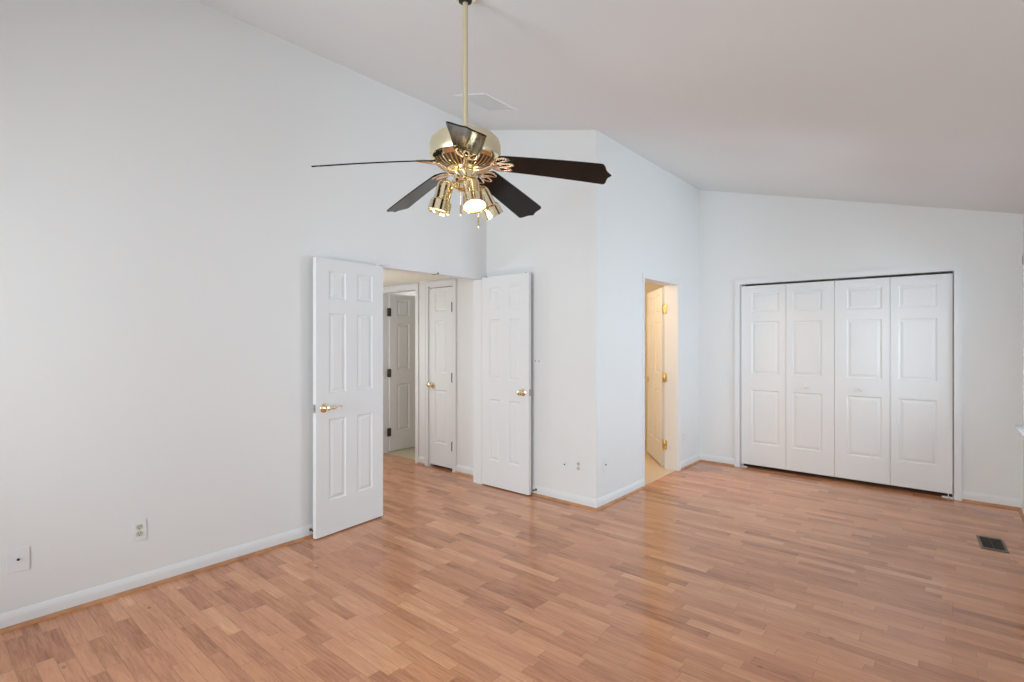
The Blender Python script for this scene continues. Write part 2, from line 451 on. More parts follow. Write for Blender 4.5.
bm = nb(); casing(bm, 'x', XC, 1, BA, BB, BH, w=0.04, t=0.006)
box(bm, XC - TB, XC, BA, BA + 0.012, 0, BH); box(bm, XC - TB, XC, BB - 0.012, BB, 0, BH); box(bm, XC - TB, XC, BA, BB, BH - 0.012, BH)
trim(bm, M['trim'], 'white casing framing the bathroom doorway')
bm = nb(); casing(bm, 'y', YD, -1, CA, CB, CH, t=0.014)
box(bm, CA - 0.005, CA + 0.004, YD, YD + T, 0, CH); box(bm, CB - 0.004, CB + 0.005, YD, YD + T, 0, CH)
trim(bm, M['trim'], 'white casing framing the folding closet doors')
bm = nb(); casing(bm, 'y', HY, -1, D1A, D1B, DH)
box(bm, D1A, D1A + 0.012, HY, HY + T, 0, DH); box(bm, D1B - 0.012, D1B, HY, HY + T, 0, DH); box(bm, D1A, D1B, HY, HY + T, DH - 0.012, DH)
trim(bm, M['trim'], 'white casing around the open hall door')
bm = nb(); casing(bm, 'y', HY, -1, D2A, D2B, DH)
box(bm, D2A, D2A + 0.01, HY, HY + T, 0, DH); box(bm, D2B - 0.01, D2B, HY, HY + T, 0, DH); box(bm, D2A, D2B, HY, HY + T, DH - 0.01, DH)
trim(bm, M['trim'], 'white casing around the narrow hall closet door')

# ------------------------------------------------------------------ door leaves with moulded panels
def leaf_mesh(W, H, panels, th=0.035, z0=0.0):
    """leaf in local x 0..W, y -th/2..th/2, z z0..z0+H; panels = (x0,x1,za,zb)"""
    bm = nb()
    xs = sorted({0, W} | {p[0] for p in panels} | {p[1] for p in panels})
    zs = sorted({z0, z0 + H} | {p[2] for p in panels} | {p[3] for p in panels})
    pset = {(p[0], p[1], p[2], p[3]) for p in panels}
    def quad(pts): return bm.faces.new([bm.verts.new(q) for q in pts])
    for s in (-1, 1):
        y = s * th / 2
        def inp(x0, x1, za, zb):
            for p in pset:
                if x0 >= p[0] - 1e-6 and x1 <= p[1] + 1e-6 and za >= p[2] - 1e-6 and zb <= p[3] + 1e-6: return True
            return False
        for i in range(len(xs) - 1):
            for j in range(len(zs) - 1):
                if not inp(xs[i], xs[i+1], zs[j], zs[j+1]):
                    quad(((xs[i], y, zs[j]), (xs[i+1], y, zs[j]), (xs[i+1], y, zs[j+1]), (xs[i], y, zs[j+1])))
        for (a, b, c, d) in pset:
            rings = []
            for off, dep in ((0, 0), (0.004, 0.0035), (0.010, 0.008), (0.016, 0.008), (0.034, 0.0025), (0.038, 0.0015)):
                yy = s * (th / 2 - dep)
                rings.append([(a + off, yy, c + off), (b - off, yy, c + off), (b - off, yy, d - off), (a + off, yy, d - off)])
            for r0, r1 in zip(rings[:-1], rings[1:]):
                for k in range(4): quad((r0[k], r0[(k+1) % 4], r1[(k+1) % 4], r1[k]))
            quad(rings[-1])
    h = th / 2; zt = z0 + H
    for q in (((0, -h, z0), (0, h, z0), (0, h, zt), (0, -h, zt)), ((W, -h, z0), (W, h, z0), (W, h, zt), (W, -h, zt)),
              ((0, -h, z0), (W, -h, z0), (W, h, z0), (0, h, z0)), ((0, -h, zt), (W, -h, zt), (W, h, zt), (0, h, zt))): quad(q)
    bmesh.ops.remove_doubles(bm, verts=bm.verts, dist=0.0002)
    return bm
ROWS = [(0.245, 0.835), (1.02, 1.60), (1.70, 1.905)]
def six(W, st=0.105, mid=0.10, z=0.0, k=1.0):
    pw = (W - 2*st - mid) / 2
    return [(x, x + pw, z + a*k, z + b*k) for x in (st, st + pw + mid) for a, b in ROWS]
def knob_mesh(bm, axis_dir, o, s=1.0):
    m4 = aim(axis_dir, o)
    lathe(bm, [(0, 0), (0.032*s, 0), (0.033*s, 0.004), (0.026*s, 0.009), (0.012*s, 0.012), (0.011*s, 0.030), (0.019*s, 0.036),
               (0.027*s, 0.046), (0.028*s, 0.055), (0.023*s, 0.064), (0.012*s, 0.068), (0, 0.069)], 32, m4)
def hinge(parent, x, z, y=0.0, m=None, h=0.09, w=0.03, plate='both'):
    bm = nb()
    lathe(bm, [(0, -h/2 - 0.006), (0.004, -h/2 - 0.004), (0.0065, -h/2), (0.0065, h/2), (0.004, h/2 + 0.004), (0, h/2 + 0.006)], 16,
          Matrix.Translation((x, y, z)))
    for k in range(5):
        zz = z - h/2 + h*(k + 0.5)/5
        lathe(bm, [(0.0072, zz - h/11), (0.0075, zz - h/12), (0.0075, zz + h/12), (0.0072, zz + h/11)], 16, Matrix.Translation((x, y, 0)))
    if plate: box(bm, x - w if plate in ('both', 'left') else x, x + w if plate in ('both', 'right') else x, y - 0.0015, y + 0.0015, z - h/2, z + h/2, bev=0.0006)
    return build('hinge', bm, m or M['hinge_brass'], parent, True)

# left leaf of the double door: hinge (XL, OA), swung back against the left wall
ang = math.atan2(1.925 - 2.530, -3.452 - (-3.508))
d1 = empty('door_1', (-3.504, 2.502, 0.010), 'white six panel door leaf with brass lever handle, folded back on left wall', 'door', 'leaves of the double door', ang, kind='structure')
W1, H1 = 0.607, 1.993
build('door_leaf', leaf_mesh(W1, H1, six(W1)), M['door'], d1)
# visible face is local +y  (turned leaf)
bm = nb()
ky, kx, kz = 0.0175, W1 - 0.065, 0.918
m4 = aim((0, 1, 0), (kx, ky, kz))
lathe(bm, [(0, 0), (0.033, 0), (0.034, 0.004), (0.028, 0.011), (0.014, 0.015), (0.013, 0.045), (0.016, 0.050), (0.014, 0.058), (0, 0.060)], 36, m4)
lev = [(kx, ky + 0.050, kz), (kx - 0.02, ky + 0.052, kz + 0.002), (kx - 0.04, ky + 0.052, kz - 0.002), (kx - 0.06, ky + 0.050, kz - 0.001),
       (kx - 0.08, ky + 0.048, kz + 0.008), (kx - 0.095, ky + 0.046, kz + 0.013), (kx - 0.108, ky + 0.046, kz + 0.010), (kx - 0.115, ky + 0.046, kz + 0.002)]
tube(bm, lev, [0.010, 0.009, 0.008, 0.0075, 0.007, 0.0065, 0.006, 0.0045], 14)
tag(build('lever_handle', bm, M['brass'], d1, True), 'brass lever handle')
bm = nb(); box(bm, W1 - 0.0005, W1 + 0.002, -0.0125, 0.0125, kz - 0.03, kz + 0.03, bev=0.0006); box(bm, W1, W1 + 0.007, -0.006, 0.006, kz - 0.009, kz + 0.009, bev=0.002)
tag(build('latch_plate', bm, M['steel'], d1), 'dark latch plate on the door edge')
for z in (0.20, 1.0, 1.80): hinge(d1, -0.003, z, -0.017, M['trim'], plate=None)

# right leaf of the double door: hinge near (XL, OB), swung back beside the front wall
d2 = empty('door_2', (-3.519, 3.698, 0.012), 'white six panel door leaf with brass knob, folded back beside narrow wall', 'door', 'leaves of the double door', R(-0.5), kind='structure')
W2, H2 = 0.590, 2.012
build('door_leaf', leaf_mesh(W2, H2, six(W2, 0.10, 0.11)), M['door'], d2)
bm = nb(); knob_mesh(bm, (0, -1, 0), (W2 - 0.065, -0.0175, 0.925)); tag(build('door_knob', bm, M['brass'], d2, True), 'round brass knob')
bm = nb(); box(bm, W2 - 0.0005, W2 + 0.002, -0.0125, 0.0125, 0.895, 0.955, bev=0.0006); box(bm, W2, W2 + 0.007, -0.006, 0.006, 0.917, 0.933, bev=0.002)
tag(build('latch_plate', bm, M['steel'], d2), 'dark latch plate on the door edge')
bm = nb(); lathe(bm, [(0, -0.004), (0.007, -0.004), (0.007, 0.0), (0.005, 0.006), (0, 0.008)], 16, Matrix.Translation((W2 - 0.05, 0, H2 + 0.002)))
tag(build('ball_catch', bm, M['old_brass'], d2, True), 'small dark ball catch on top edge')
bm = nb(); box(bm, 0.055, 0.075, -0.022, -0.010, H2 - 0.006, H2 + 0.004, bev=0.001)
tag(build('top_bolt', bm, M['steel'], d2), 'small steel bolt at the top')
for z in (0.20, 1.0, 1.80): hinge(d2, -0.003, z, 0.017, M['trim'], plate=None)

# catch plate under the header of the double doorway
bm = nb(); box(bm, XL - 0.075, XL - 0.004, 3.112, 3.132, OH - 0.015, OH - 0.0115, bev=0.001); box(bm, XL - 0.006, XL + 0.008, 3.117, 3.128, OH - 0.016, OH + 0.000, bev=0.002)
tag(build('strike_plate', bm, M['old_brass']), 'small dark strike plate at the middle of the double doorway header', 'strike plate')

# hall door, opened away into the far room
d3 = empty('door_3', (D1A + 0.016, HY + T + 0.012, 0.018), 'white six panel door with dark hinges standing open in far hall doorway', 'door', None, R(88.0), kind='structure')
W3, H3 = 0.70, 1.97
build('door_leaf', leaf_mesh(W3, H3, six(W3, 0.11, 0.10)), M['door'], d3)
for z in (0.24, 0.98, 1.74):
    tag(hinge(d3, -0.010, z, -0.022, M['hinge_dark'], h=0.10, w=0.028), 'dark aged brass hinge')
bm = nb(); knob_mesh(bm, (0, -1, 0), (W3 - 0.065, -0.0175, 0.90)); build('door_knob', bm, M['brass'], d3, True)

# narrow hall closet door, closed
d4 = empty('door_4', (D2A + 0.012, HY + 0.022, 0.028), 'narrow white three panel closet door with brass knob, closed', 'door', None, 0, kind='structure')
W4, H4 = D2B - D2A - 0.024, 1.960
build('door_leaf', leaf_mesh(W4, H4, [(0.085, W4 - 0.085, a, b) for a, b in ROWS]), M['door'], d4)
bm = nb(); knob_mesh(bm, (0, -1, 0), (0.035, -0.0175, 0.885)); tag(build('door_knob', bm, M['brass'], d4, True), 'brass knob')
for z in (0.24, 0.98, 1.74):
    tag(hinge(d4, W4 + 0.002, z, -0.0265, M['hinge_dark'], h=0.095, w=0.012, plate=None), 'dark hinge')

# bathroom door, opened inwards
dx, dy = -0.476, 0.608
d5 = empty('door_5', (XC - TB - 0.008, BB - 0.005, 0.018), 'white six panel bathroom door with brass hinges, open inward under warm light', 'door', None, math.atan2(dy, dx), kind='structure')
W5, H5 = 0.77, 1.975
build('door_leaf', leaf_mesh(W5, H5, six(W5, 0.11, 0.10)), M['door'], d5, loc=(0.014, 0, 0))
bm = nb(); knob_mesh(bm, (0, 1, 0), (W5 - 0.065, 0.0175, 0.91)); knob_mesh(bm, (0, -1, 0), (W5 - 0.065, -0.0175, 0.91)); tag(build('door_knob', bm, M['brass'], d5, True), 'brass knob')
for z in (0.245, 0.985, 1.735):
    bm = nb()
    h = 0.10
    lathe(bm, [(0, -h/2 - 0.006), (0.005, -h/2 - 0.003), (0.007, -h/2), (0.007, h/2), (0.005, h/2 + 0.003), (0, h/2 + 0.006)], 16, Matrix.Translation((-0.009, 0.004, z)))
    # leaf-side plate on the door edge (local x = 0)
    box(bm, 0.0115, 0.0145, -0.016, 0.016, z - h/2, z + h/2, bev=0.0008); box(bm, -0.009, 0.013, 0.0145, 0.0165, z - h/2, z + h/2, bev=0.0005); box(bm, -0.009, 0.013, 0.003, 0.005, z - h/2, z + h/2, bev=0.0005)
    # jamb-side plate turned to lie on the jamb face
    fs_before = set(bm.verts)
    box(bm, 0.0, 0.034, -0.001, 0.0015, z - h/2, z + h/2, bev=0.0005)
    new = [v for v in bm.verts if v not in fs_before]
    a_ = -math.atan2(dy, dx)      # world +x in door space
    bmesh.ops.transform(bm, matrix=Matrix.Translation((-0.009, 0.004, 0)) @ Matrix.Rotation(a_, 4, 'Z'), verts=new)
    tag(build('hinge', bm, M['hinge_brass'], d5, True), 'bright brass hinge')

# folding closet doors: two pairs
XM = [CA + 0.0055, -1.362, -0.920, -0.466, CB - 0.0035]
BROWS = [(0.235, 0.825), (1.00, 1.575), (1.675, 1.885)]
HB, ZB = 1.968, 0.040
def bifold(n, xa, xm, xb, label, knob_on):
    d = empty('door_%d' % n, (xa, YD + 0.032, ZB), label, 'closet door', 'pairs of folding closet doors', 0, kind='structure')
    for i, (u0, u1) in enumerate(((xa, xm), (xm, xb))):
        W = u1 - u0 - 0.003
        l, r = (0.105, 0.062) if i == 0 else (0.062, 0.105)
        lf = build('door_leaf', leaf_mesh(W, HB, [(l, W - r, a, b) for a, b in BROWS], 0.030), M['door'], d, loc=(u0 - xa, 0, 0))
        if i == knob_on:
            bm = nb()
            kx = W / 2 + (-0.03 if i == 1 else 0.0)
            lathe(bm, [(0, 0), (0.010, 0), (0.009, 0.010), (0.014, 0.016), (0.018, 0.022), (0.017, 0.029), (0.009, 0.033), (0, 0.034)], 28, aim((0, -1, 0), (kx, -0.015, 0.885)))
            build('knob', bm, M['plastic'], lf, True)
        for zz in (0.25, 1.0, 1.75):
            if i == 0:
                bm = nb()
                lathe(bm, [(0, zz - 0.03), (0.004, zz - 0.03), (0.004, zz + 0.03), (0, zz + 0.03)], 10, Matrix.Translation((W + 0.0015, 0.017, 0)))
                box(bm, W - 0.018, W + 0.021, 0.0145, 0.0165, zz - 0.03, zz + 0.03)
                build('hinge', bm, M['steel'], lf)
    # pivot bracket at the floor by the jamb
    bm = nb()
    if xa < -1: bx0, bx1 = 0.0, 0.055
    else: bx0, bx1 = xb - xa - 0.075, xb - xa
    box(bm, bx0, bx1, -0.022, 0.012, -ZB + 0.001, -ZB + 0.010, bev=0.001)
    px = bx0 + 0.012 if xa < -1 else bx1 - 0.03
    lathe(bm, [(0, -ZB), (0.004, -ZB), (0.004, 0.0), (0, 0.0)], 12, Matrix.Translation((px, 0, 0)))
    build('floor_bracket', bm, M['trim'], d)
    bm = nb()
    for px in ((0.03, xb - xa - 0.02) if xa < -1 else (0.02, xb - xa - 0.03)):
        lathe(bm, [(0, HB), (0.005, HB), (0.005, HB + 0.018), (0.008, HB + 0.019), (0, HB + 0.019)], 12, Matrix.Translation((px, 0, 0)))
    build('top_pivot', bm, M['steel'], d)
    return d
bifold(6, XM[0], XM[1], XM[2], 'left pair of white folding closet doors with panels and white knob', 1)
bifold(7, XM[2], XM[3], XM[4], 'right pair of white folding closet doors with panels, beside the window wall', 0)
bm = nb(); box(bm, CA + 0.006, CB - 0.006, YD + 0.022, YD + 0.042, CH - 0.004, CH)
trim(bm, M['brown_metal'], 'metal track above the folding closet doors')  # track coloured dark so the gap over the leaves reads as shade

# ------------------------------------------------------------------ windows
def window(n, wall, a, b, c, d, label, horn=0.055):
    """built in local space: u along wall, v out of the room (negative = into the room)"""
    t = 0.12; parts = {}
    if wall == 'R':
        root = empty('window_%d' % n, (XR, 0, 0), label, 'window', None, 0, kind='structure')
        def bb(bm, u0, u1, v0, v1, z0, z1): box(bm, v0, v1, u0, u1, z0, z1, bev=0.0015)
    else:
        root = empty('window_%d' % n, (0, YN, 0), label, 'window', None, 0, kind='structure')
        def bb(bm, u0, u1, v0, v1, z0, z1): box(bm, u0, u1, -v1, -v0, z0, z1, bev=0.0015)
    w = 0.075
    bm = nb()
    bb(bm, a - w, a, -0.018, 0, c, d + w); bb(bm, b, b + w, -0.018, 0, c, d + w); bb(bm, a - w, b + w, -0.018, 0, d, d + w)
    bb(bm, a, a + 0.015, 0, t, c, d); bb(bm, b - 0.015, b, 0, t, c, d); bb(bm, a, b, 0, t, d - 0.015, d)
    build('window_casing', bm, M['trim'], root)
    bm = nb(); bb(bm, a - w - horn + 0.03, b + w + horn - 0.03, -0.058, 0.03, c - 0.022, c)
    build('window_stool', bm, M['trim'], root)
    bm = nb(); bb(bm, a - w, b + w, -0.015, 0, c - 0.085, c - 0.022)
    build('window_apron', bm, M['trim'], root)
    mid = (c + d) / 2
    for z0, z1, v in ((c, mid + 0.02, 0.035), (mid - 0.02, d - 0.015, 0.065)):
        bm = nb(); s = 0.04
        bb(bm, a + 0.015, a + 0.015 + s, v, v + 0.028, z0, z1); bb(bm, b - 0.015 - s, b - 0.015, v, v + 0.028, z0, z1)
        bb(bm, a + 0.015 + s, b - 0.015 - s, v, v + 0.028, z0, z0 + s); bb(bm, a + 0.015 + s, b - 0.015 - s, v, v + 0.028, z1 - s, z1)
        sash = build('window_sash', bm, M['trim'], root)
        bm = nb(); u0, u1 = a + 0.05, b - 0.05
        if wall == 'R': box(bm, v + 0.012, v + 0.016, u0, u1, z0 + 0.035, z1 - 0.035)
        else: box(bm, u0, u1, -v - 0.016, -v - 0.012, z0 + 0.035, z1 - 0.035)
        build('pane', bm, M['glass'], sash)
    return root
window(1, 'R', *WIN_R[0], 'white framed window at the right edge beside the closet wall')
window(2, 'R', *WIN_R[1], 'unseen white framed window added for light, second from the closet wall on the right wall')  # this and the windows below are unseen, added to light the room
window(3, 'R', *WIN_R[2], 'unseen white framed window added for light on the right wall nearest the camera')
window(4, 'N', *ADDED_WIN_N[0], 'left of two unseen white framed windows added for light in the wall behind the camera')
window(5, 'N', *ADDED_WIN_N[1], 'right of two unseen white framed windows added for light in the wall behind the camera')

# ------------------------------------------------------------------ ceiling fan
FX, FY, FZ = -1.7226, 1.6909, 2.129
fan = empty('ceiling_fan', (FX, FY, 0), 'polished brass ceiling fan with five glossy black blades and three spotlights', 'ceiling fan')
TO = math.atan2(-FY, -FX)           # azimuth from the fan to the camera position
BR = M['brass']
zt = zc(FX)
bm = nb()
lathe(bm, [(0, zt + 0.035), (0.062, zt + 0.035), (0.066, zt + 0.0), (0.064, zt - 0.012), (0.050, zt - 0.024), (0.030, zt - 0.030), (0, zt - 0.030)], 40)
build('canopy', bm, BR, fan, True)
bm = nb()
lathe(bm, [(0, 2.998), (0.022, 2.996), (0.032, 2.988), (0.030, 2.979), (0.018, 2.973), (0, 2.972)], 28)
tag(build('hanger_ball', bm, M['dark'], fan, True), 'dark hanger ball under the canopy')
bm = nb(); lathe(bm, [(0, 2.99), (0.0125, 2.99), (0.0125, 2.36), (0, 2.36)], 24)
lathe(bm, [(0, 2.375), (0.021, 2.375), (0.019, 2.395), (0.0125, 2.40)], 24)
tag(build('downrod', bm, M['pale_brass'], fan, True), 'long pale brass rod')
bm = nb()
lathe(bm, [(0, 2.378), (0.030, 2.378), (0.10, 2.368), (0.140, 2.352), (0.157, 2.334), (0.164, 2.310), (0.164, 2.268), (0.160, 2.256)], 72)
tag(build('motor_housing', bm, M['pale_brass'], fan, True), 'round pale brass drum')
bm = nb()
lathe(bm, [(0.160, 2.256), (0.155, 2.247), (0.146, 2.240), (0.142, 2.236)], 72)
lathe(bm, [(0.082, 2.206), (0.078, 2.202), (0.060, 2.200), (0.0, 2.200)], 72)
for k in range(40):
    a0 = 2 * math.pi * k / 40; hw = 0.0030
    ca, sa = math.cos(a0), math.sin(a0)
    v = []
    for r, z in ((0.144, 2.236), (0.118, 2.214), (0.080, 2.202)):
        for s in (-1, 1): v.append(bm.verts.new((r*ca - s*hw*sa, r*sa + s*hw*ca, z)))
        for s in (-1, 1): v.append(bm.verts.new((r*ca - s*hw*sa, r*sa + s*hw*ca, z + 0.010)))
    for b0 in (0, 4):
        for q in ((0, 1, 5, 4), (2, 3, 7, 6), (0, 2, 6, 4), (1, 3, 7, 5)): bm.faces.new([v[b0 + i] for i in q])
build('vent_grille', bm, BR, fan, True)
bm = nb(); lathe(bm, [(0.145, 2.248), (0.110, 2.224), (0.076, 2.212), (0, 2.212)], 48)
build('motor_core', bm, M['brown_metal'], fan, True)
# switch housing under the blades
bm = nb()
lathe(bm, [(0, 2.205), (0.044, 2.205), (0.050, 2.196), (0.052, 2.188), (0.050, 2.158), (0.054, 2.154), (0.061, 2.148), (0.061, 2.138),
           (0.056, 2.133), (0.046, 2.130), (0.044, 2.108), (0.036, 2.100), (0.012, 2.096), (0.010, 2.084), (0, 2.081)], 56)
build('switch_housing', bm, BR, fan, True)
bm = nb()
lathe(bm, [(0.040, 2.214), (0.060, 2.214), (0.064, 2.208), (0.060, 2.201), (0.040, 2.201)], 48, closed=True)
build('flywheel', bm, M['dark'], fan, True)

def blade_mesh():
    """blade along +x, lying in z=0"""
    bm = nb()
    r0, r1 = 0.150, 0.655
    up = []
    w0, w1 = 0.057, 0.073
    up += [(r0, 0.022), (r0 + 0.006, 0.036), (r0 + 0.020, w0 - 0.003), (r0 + 0.04, w0)]
    for k in range(1, 8): up.append((r0 + 0.04 + (0.44) * k / 8, w0 + (w1 - w0) * k / 8))
    up += [(0.622, 0.0725), (0.632, 0.068), (0.638, 0.055), (0.640, 0.043), (0.643, 0.030), (0.648, 0.018), (0.656, 0.008), (0.663, 0.0)]
    pts = up + [(x, -y) for x, y in up[-2::-1]]
    th = 0.0028
    A = [bm.verts.new((x, y, th)) for x, y in pts]; B = [bm.verts.new((x, y, -th)) for x, y in pts]
    bm.faces.new(A); bm.faces.new(B[::-1])
    n = len(pts)
    for i in range(n): bm.faces.new((A[i], B[i], B[(i+1) % n], A[(i+1) % n]))
    # cut across so the blade can curve down along its length
    for k in range(1, 16):
        x = r0 + 0.03 * k + 0.02
        bmesh.ops.bisect_plane(bm, geom=list(bm.verts) + list(bm.edges) + list(bm.faces), plane_co=(x, 0, 0), plane_no=(1, 0, 0))
    for v in bm.verts:
        u = (v.co.x - r0) / 0.51
        v.co.z -= 0.096 * (0.86 * u + 0.14 * u * u)
    return bm
def leaf_loop(bm, base, ang, L, Wd, r, z, bend=0.0):
    pts = []
    n = 20
    for k in range(n):
        t = 2 * math.pi * k / n
        u = (1 - math.cos(t)) / 2 * L
        v = math.sin(t) * Wd * (1 - 0.35 * (u / L))
        v += bend * math.sin(math.pi * u / L)
        c, s = math.cos(ang), math.sin(ang)
        pts.append((base[0] + u*c - v*s, base[1] + u*s + v*c, z))
    tube(bm, pts, r, 8, closed=True)
def iron_mesh():
    bm = nb()
    # arm from the flywheel out and down to the blade
    tube(bm, [(0.045, 0, -0.030), (0.065, 0, -0.031), (0.085, 0, -0.028), (0.105, 0, -0.018), (0.125, 0, -0.010), (0.150, 0, -0.009)],
         [0.012, 0.012, 0.010, 0.009, 0.009, 0.008], 12)
    z = -0.009
    leaf_loop(bm, (0.128, 0.0), 0.0, 0.100, 0.0155, 0.0045, z - 0.004)
    leaf_loop(bm, (0.124, 0.010), R(17), 0.096, 0.0165, 0.0048, z, 0.008)
    leaf_loop(bm, (0.124, -0.010), R(-17), 0.096, 0.0165, 0.0048, z, -0.008)
    lathe(bm, [(0, -0.012), (0.006, -0.012), (0.006, -0.001), (0, -0.001)], 12, Matrix.Translation((0.165, 0.0, 0)))
    lathe(bm, [(0, -0.015), (0.016, -0.013), (0.018, -0.003), (0, -0.003)], 20, Matrix.Translation((0.132, 0, 0)))
    return bm
me_b = me_i = None
PITCH = R(17)
LABB = ['black blade pointing towards the camera', 'black blade pointing right', 'black blade pointing away to the right',
        'black blade pointing away to the left', 'black blade pointing left, seen edge on']
for k in range(5):
    az = TO + R(2.7 + 72 * k)
    if k == 0:
        b = build('blade', blade_mesh(), M['black'], fan); me_b = b.data
        i_ = build('blade_bracket', iron_mesh(), M['rose_brass'], b, True); me_i = i_.data
    else:
        b = b0.copy(); col.objects.link(b); b.parent = fan
        i_ = i0.copy(); col.objects.link(i_); i_.parent = b
    if k == 0: b0, i0 = b, i_
    # blade pitched about its own length: counter-clockwise edge lower
    b.matrix_local = Matrix.Translation((0, 0, FZ + 0.094)) @ Matrix.Rotation(az, 4, 'Z') @ Matrix.Rotation(-PITCH, 4, 'X')
    tag(b, LABB[k]); 

# spotlight heads
def lamp(azc, tilt, r0, z0, lab):
    """azc: azimuth measured from the camera direction, towards picture right"""
    az = TO + R(azc)
    o = Vector((r0 * math.cos(az), r0 * math.sin(az), z0))
    d = Vector((math.cos(az) * math.cos(R(tilt)), math.sin(az) * math.cos(R(tilt)), -math.sin(R(tilt))))
    m4 = aim(d, o)
    bm = nb()
    prof = [(0, -0.020), (0.012, -0.019), (0.024, -0.011), (0.031, 0.0), (0.033, 0.012), (0.033, 0.066), (0.0345, 0.069), (0.0345, 0.073),
            (0.0425, 0.080), (0.0435, 0.086), (0.0445, 0.120), (0.0460, 0.124), (0.0440, 0.125), (0.0415, 0.118), (0.0405, 0.085), (0.030, 0.074), (0, 0.070)]
    prof = [(r * 1.14, z * 1.06) for r, z in prof]
    lathe(bm, prof, 48, m4)
    # swivel and arm to the fitter
    kn = o + d * 0.006
    tube(bm, [(0.035*math.cos(az), 0.035*math.sin(az), z0 - 0.006), (0.055*math.cos(az), 0.055*math.sin(az), z0 - 0.004), tuple(kn)], [0.009, 0.008, 0.010], 12)
    h = build('lamp_head', bm, BR, fan, True)
    tag(h, lab)
    bm = nb()
    lathe(bm, [(0, 0.112), (0.016, 0.1115), (0.033, 0.110), (0.044, 0.107), (0.045, 0.100), (0.030, 0.088), (0, 0.080)], 36, m4)
    build('bulb', bm, M['bulb'], h, True)
    l = bpy.data.lights.new('lamp_light', 'SPOT'); l.energy = 3.0; l.color = (1, 0.86, 0.66); l.spot_size = R(90); l.spot_blend = 0.8; l.shadow_soft_size = 0.03
    lo = bpy.data.objects.new('lamp_light', l); lo.matrix_local = aim(-d, o + d * 0.135); col.objects.link(lo); lo.parent = fan
lamp(18, 66, 0.080, 2.122, 'brass spotlight head facing the camera, lit')
lamp(-80, 76, 0.090, 2.128, 'brass spotlight head on the left, lit')
lamp(118, 58, 0.082, 2.118, 'brass spotlight head on the right, turned away')
# pull chains with fobs
RT = TO + R(90)       # picture right
for off, toc, z0, z1, zf in ((-0.020, 0.040, 2.085, 2.035, 1.980), (0.062, -0.01, 2.10, 1.992, 1.938)):
    cx = off * math.cos(RT) + toc * math.cos(TO); cy = off * math.sin(RT) + toc * math.sin(TO)
    bm = nb()
    n = int((z0 - z1) / 0.004)
    tube(bm, [(cx, cy, z0), (cx, cy, z1)], 0.0009, 6)
    for q in range(n):
        bmesh.ops.create_icosphere(bm, subdivisions=1, radius=0.0016, matrix=Matrix.Translation((cx, cy, z0 - q * 0.004)))
    ch = build('pull_chain', bm, BR, fan, True)
    bm = nb()
    lathe(bm, [(0, z1 + 0.002), (0.005, z1), (0.0035, z1 - 0.010), (0.0052, z1 - 0.022), (0.0042, z1 - 0.036), (0.006, zf + 0.006), (0.0045, zf), (0, zf - 0.001)], 16, Matrix.Translation((cx, cy, 0)))
    build('pull_fob', bm, M['brass'], ch, True)

# ------------------------------------------------------------------ ceiling air vent
vx0, vx1, vy0, vy1 = -3.02, -2.69, 2.845, 3.245
slope_ang = math.atan(SL)
cxv, cyv = (vx0 + vx1) / 2, (vy0 + vy1) / 2
cv = empty('ceiling_vent', (cxv, cyv, zc(cxv) - 0.0005), 'white louvred air vent on the sloping ceiling behind the fan rod', 'vent')
cv.rotation_euler = (0, -slope_ang, 0)
hx, hy = (vx1 - vx0) / 2 / math.cos(slope_ang), (vy1 - vy0) / 2
bm = nb()
for a, b, c, d in ((-hx, hx, -hy, -hy + 0.025), (-hx, hx, hy - 0.025, hy), (-hx, -hx + 0.025, -hy + 0.025, hy - 0.025), (hx - 0.025, hx, -hy + 0.025, hy - 0.025)):
    box(bm, a, b, c, d, -0.008, 0, bev=0.0015)
box(bm, -hx + 0.02, hx - 0.02, -hy + 0.02, hy - 0.02, -0.0015, -0.0002)  # white backing plate added so the louvre gaps stay light
build('vent_frame', bm, M['trim'], cv)
bm = nb()
n = 16
for k in range(n):
    y = -hy + 0.03 + (2*hy - 0.06) * (k + 0.5) / n
    f_ = set(bm.verts); box(bm, -hx + 0.025, hx - 0.025, y - 0.0105, y + 0.0105, -0.006, -0.0045)
    nv = [v for v in bm.verts if v not in f_]
    bmesh.ops.transform(bm, matrix=Matrix.Translation((0, y, -0.005)) @ Matrix.Rotation(R(7), 4, 'X') @ Matrix.Translation((0, -y, 0.005)), verts=nv)
build('louvres', bm, M['trim'], cv)

# ------------------------------------------------------------------ floor register
rx, ry = 0.196, 4.905
fr = empty('floor_register', (rx, ry, 0), 'brown metal air register set in the floor near the window', 'vent', None, R(4))
bm = nb(); hw, hl = 0.070, 0.148
for a, b, c, d in ((-hw, hw, -hl, -hl + 0.028), (-hw, hw, hl - 0.028, hl), (-hw, -hw + 0.014, -hl + 0.028, hl - 0.028), (hw - 0.014, hw, -hl + 0.028, hl - 0.028)):
    box(bm, a, b, c, d, 0.0005, 0.006, bev=0.0015)
M['grille'] = mat('grille_enamel', (0.035, 0.028, 0.02, 1), 0.5)
M['reg'] = mat('register_enamel', (0.13, 0.105, 0.075, 1), 0.35, 0.2)
build('register_frame', bm, M['reg'], fr)
bm = nb(); box(bm, -hw + 0.012, hw - 0.012, -hl + 0.026, hl - 0.026, 0.0004, 0.0015)  # thin dark sheet stands in for the shade inside the duct
build('register_duct_shade', bm, M['dark'], fr)
bm = nb()
for k in range(22):
    y = -hl + 0.034 + (2*hl - 0.068) * k / 21
    box(bm, -hw + 0.014, hw - 0.014, y - 0.0016, y + 0.0016, 0.0016, 0.0042)
box(bm, -0.002, 0.002, -hl + 0.028, hl - 0.028, 0.0016, 0.0046)
build('grille', bm, M['grille'], fr)

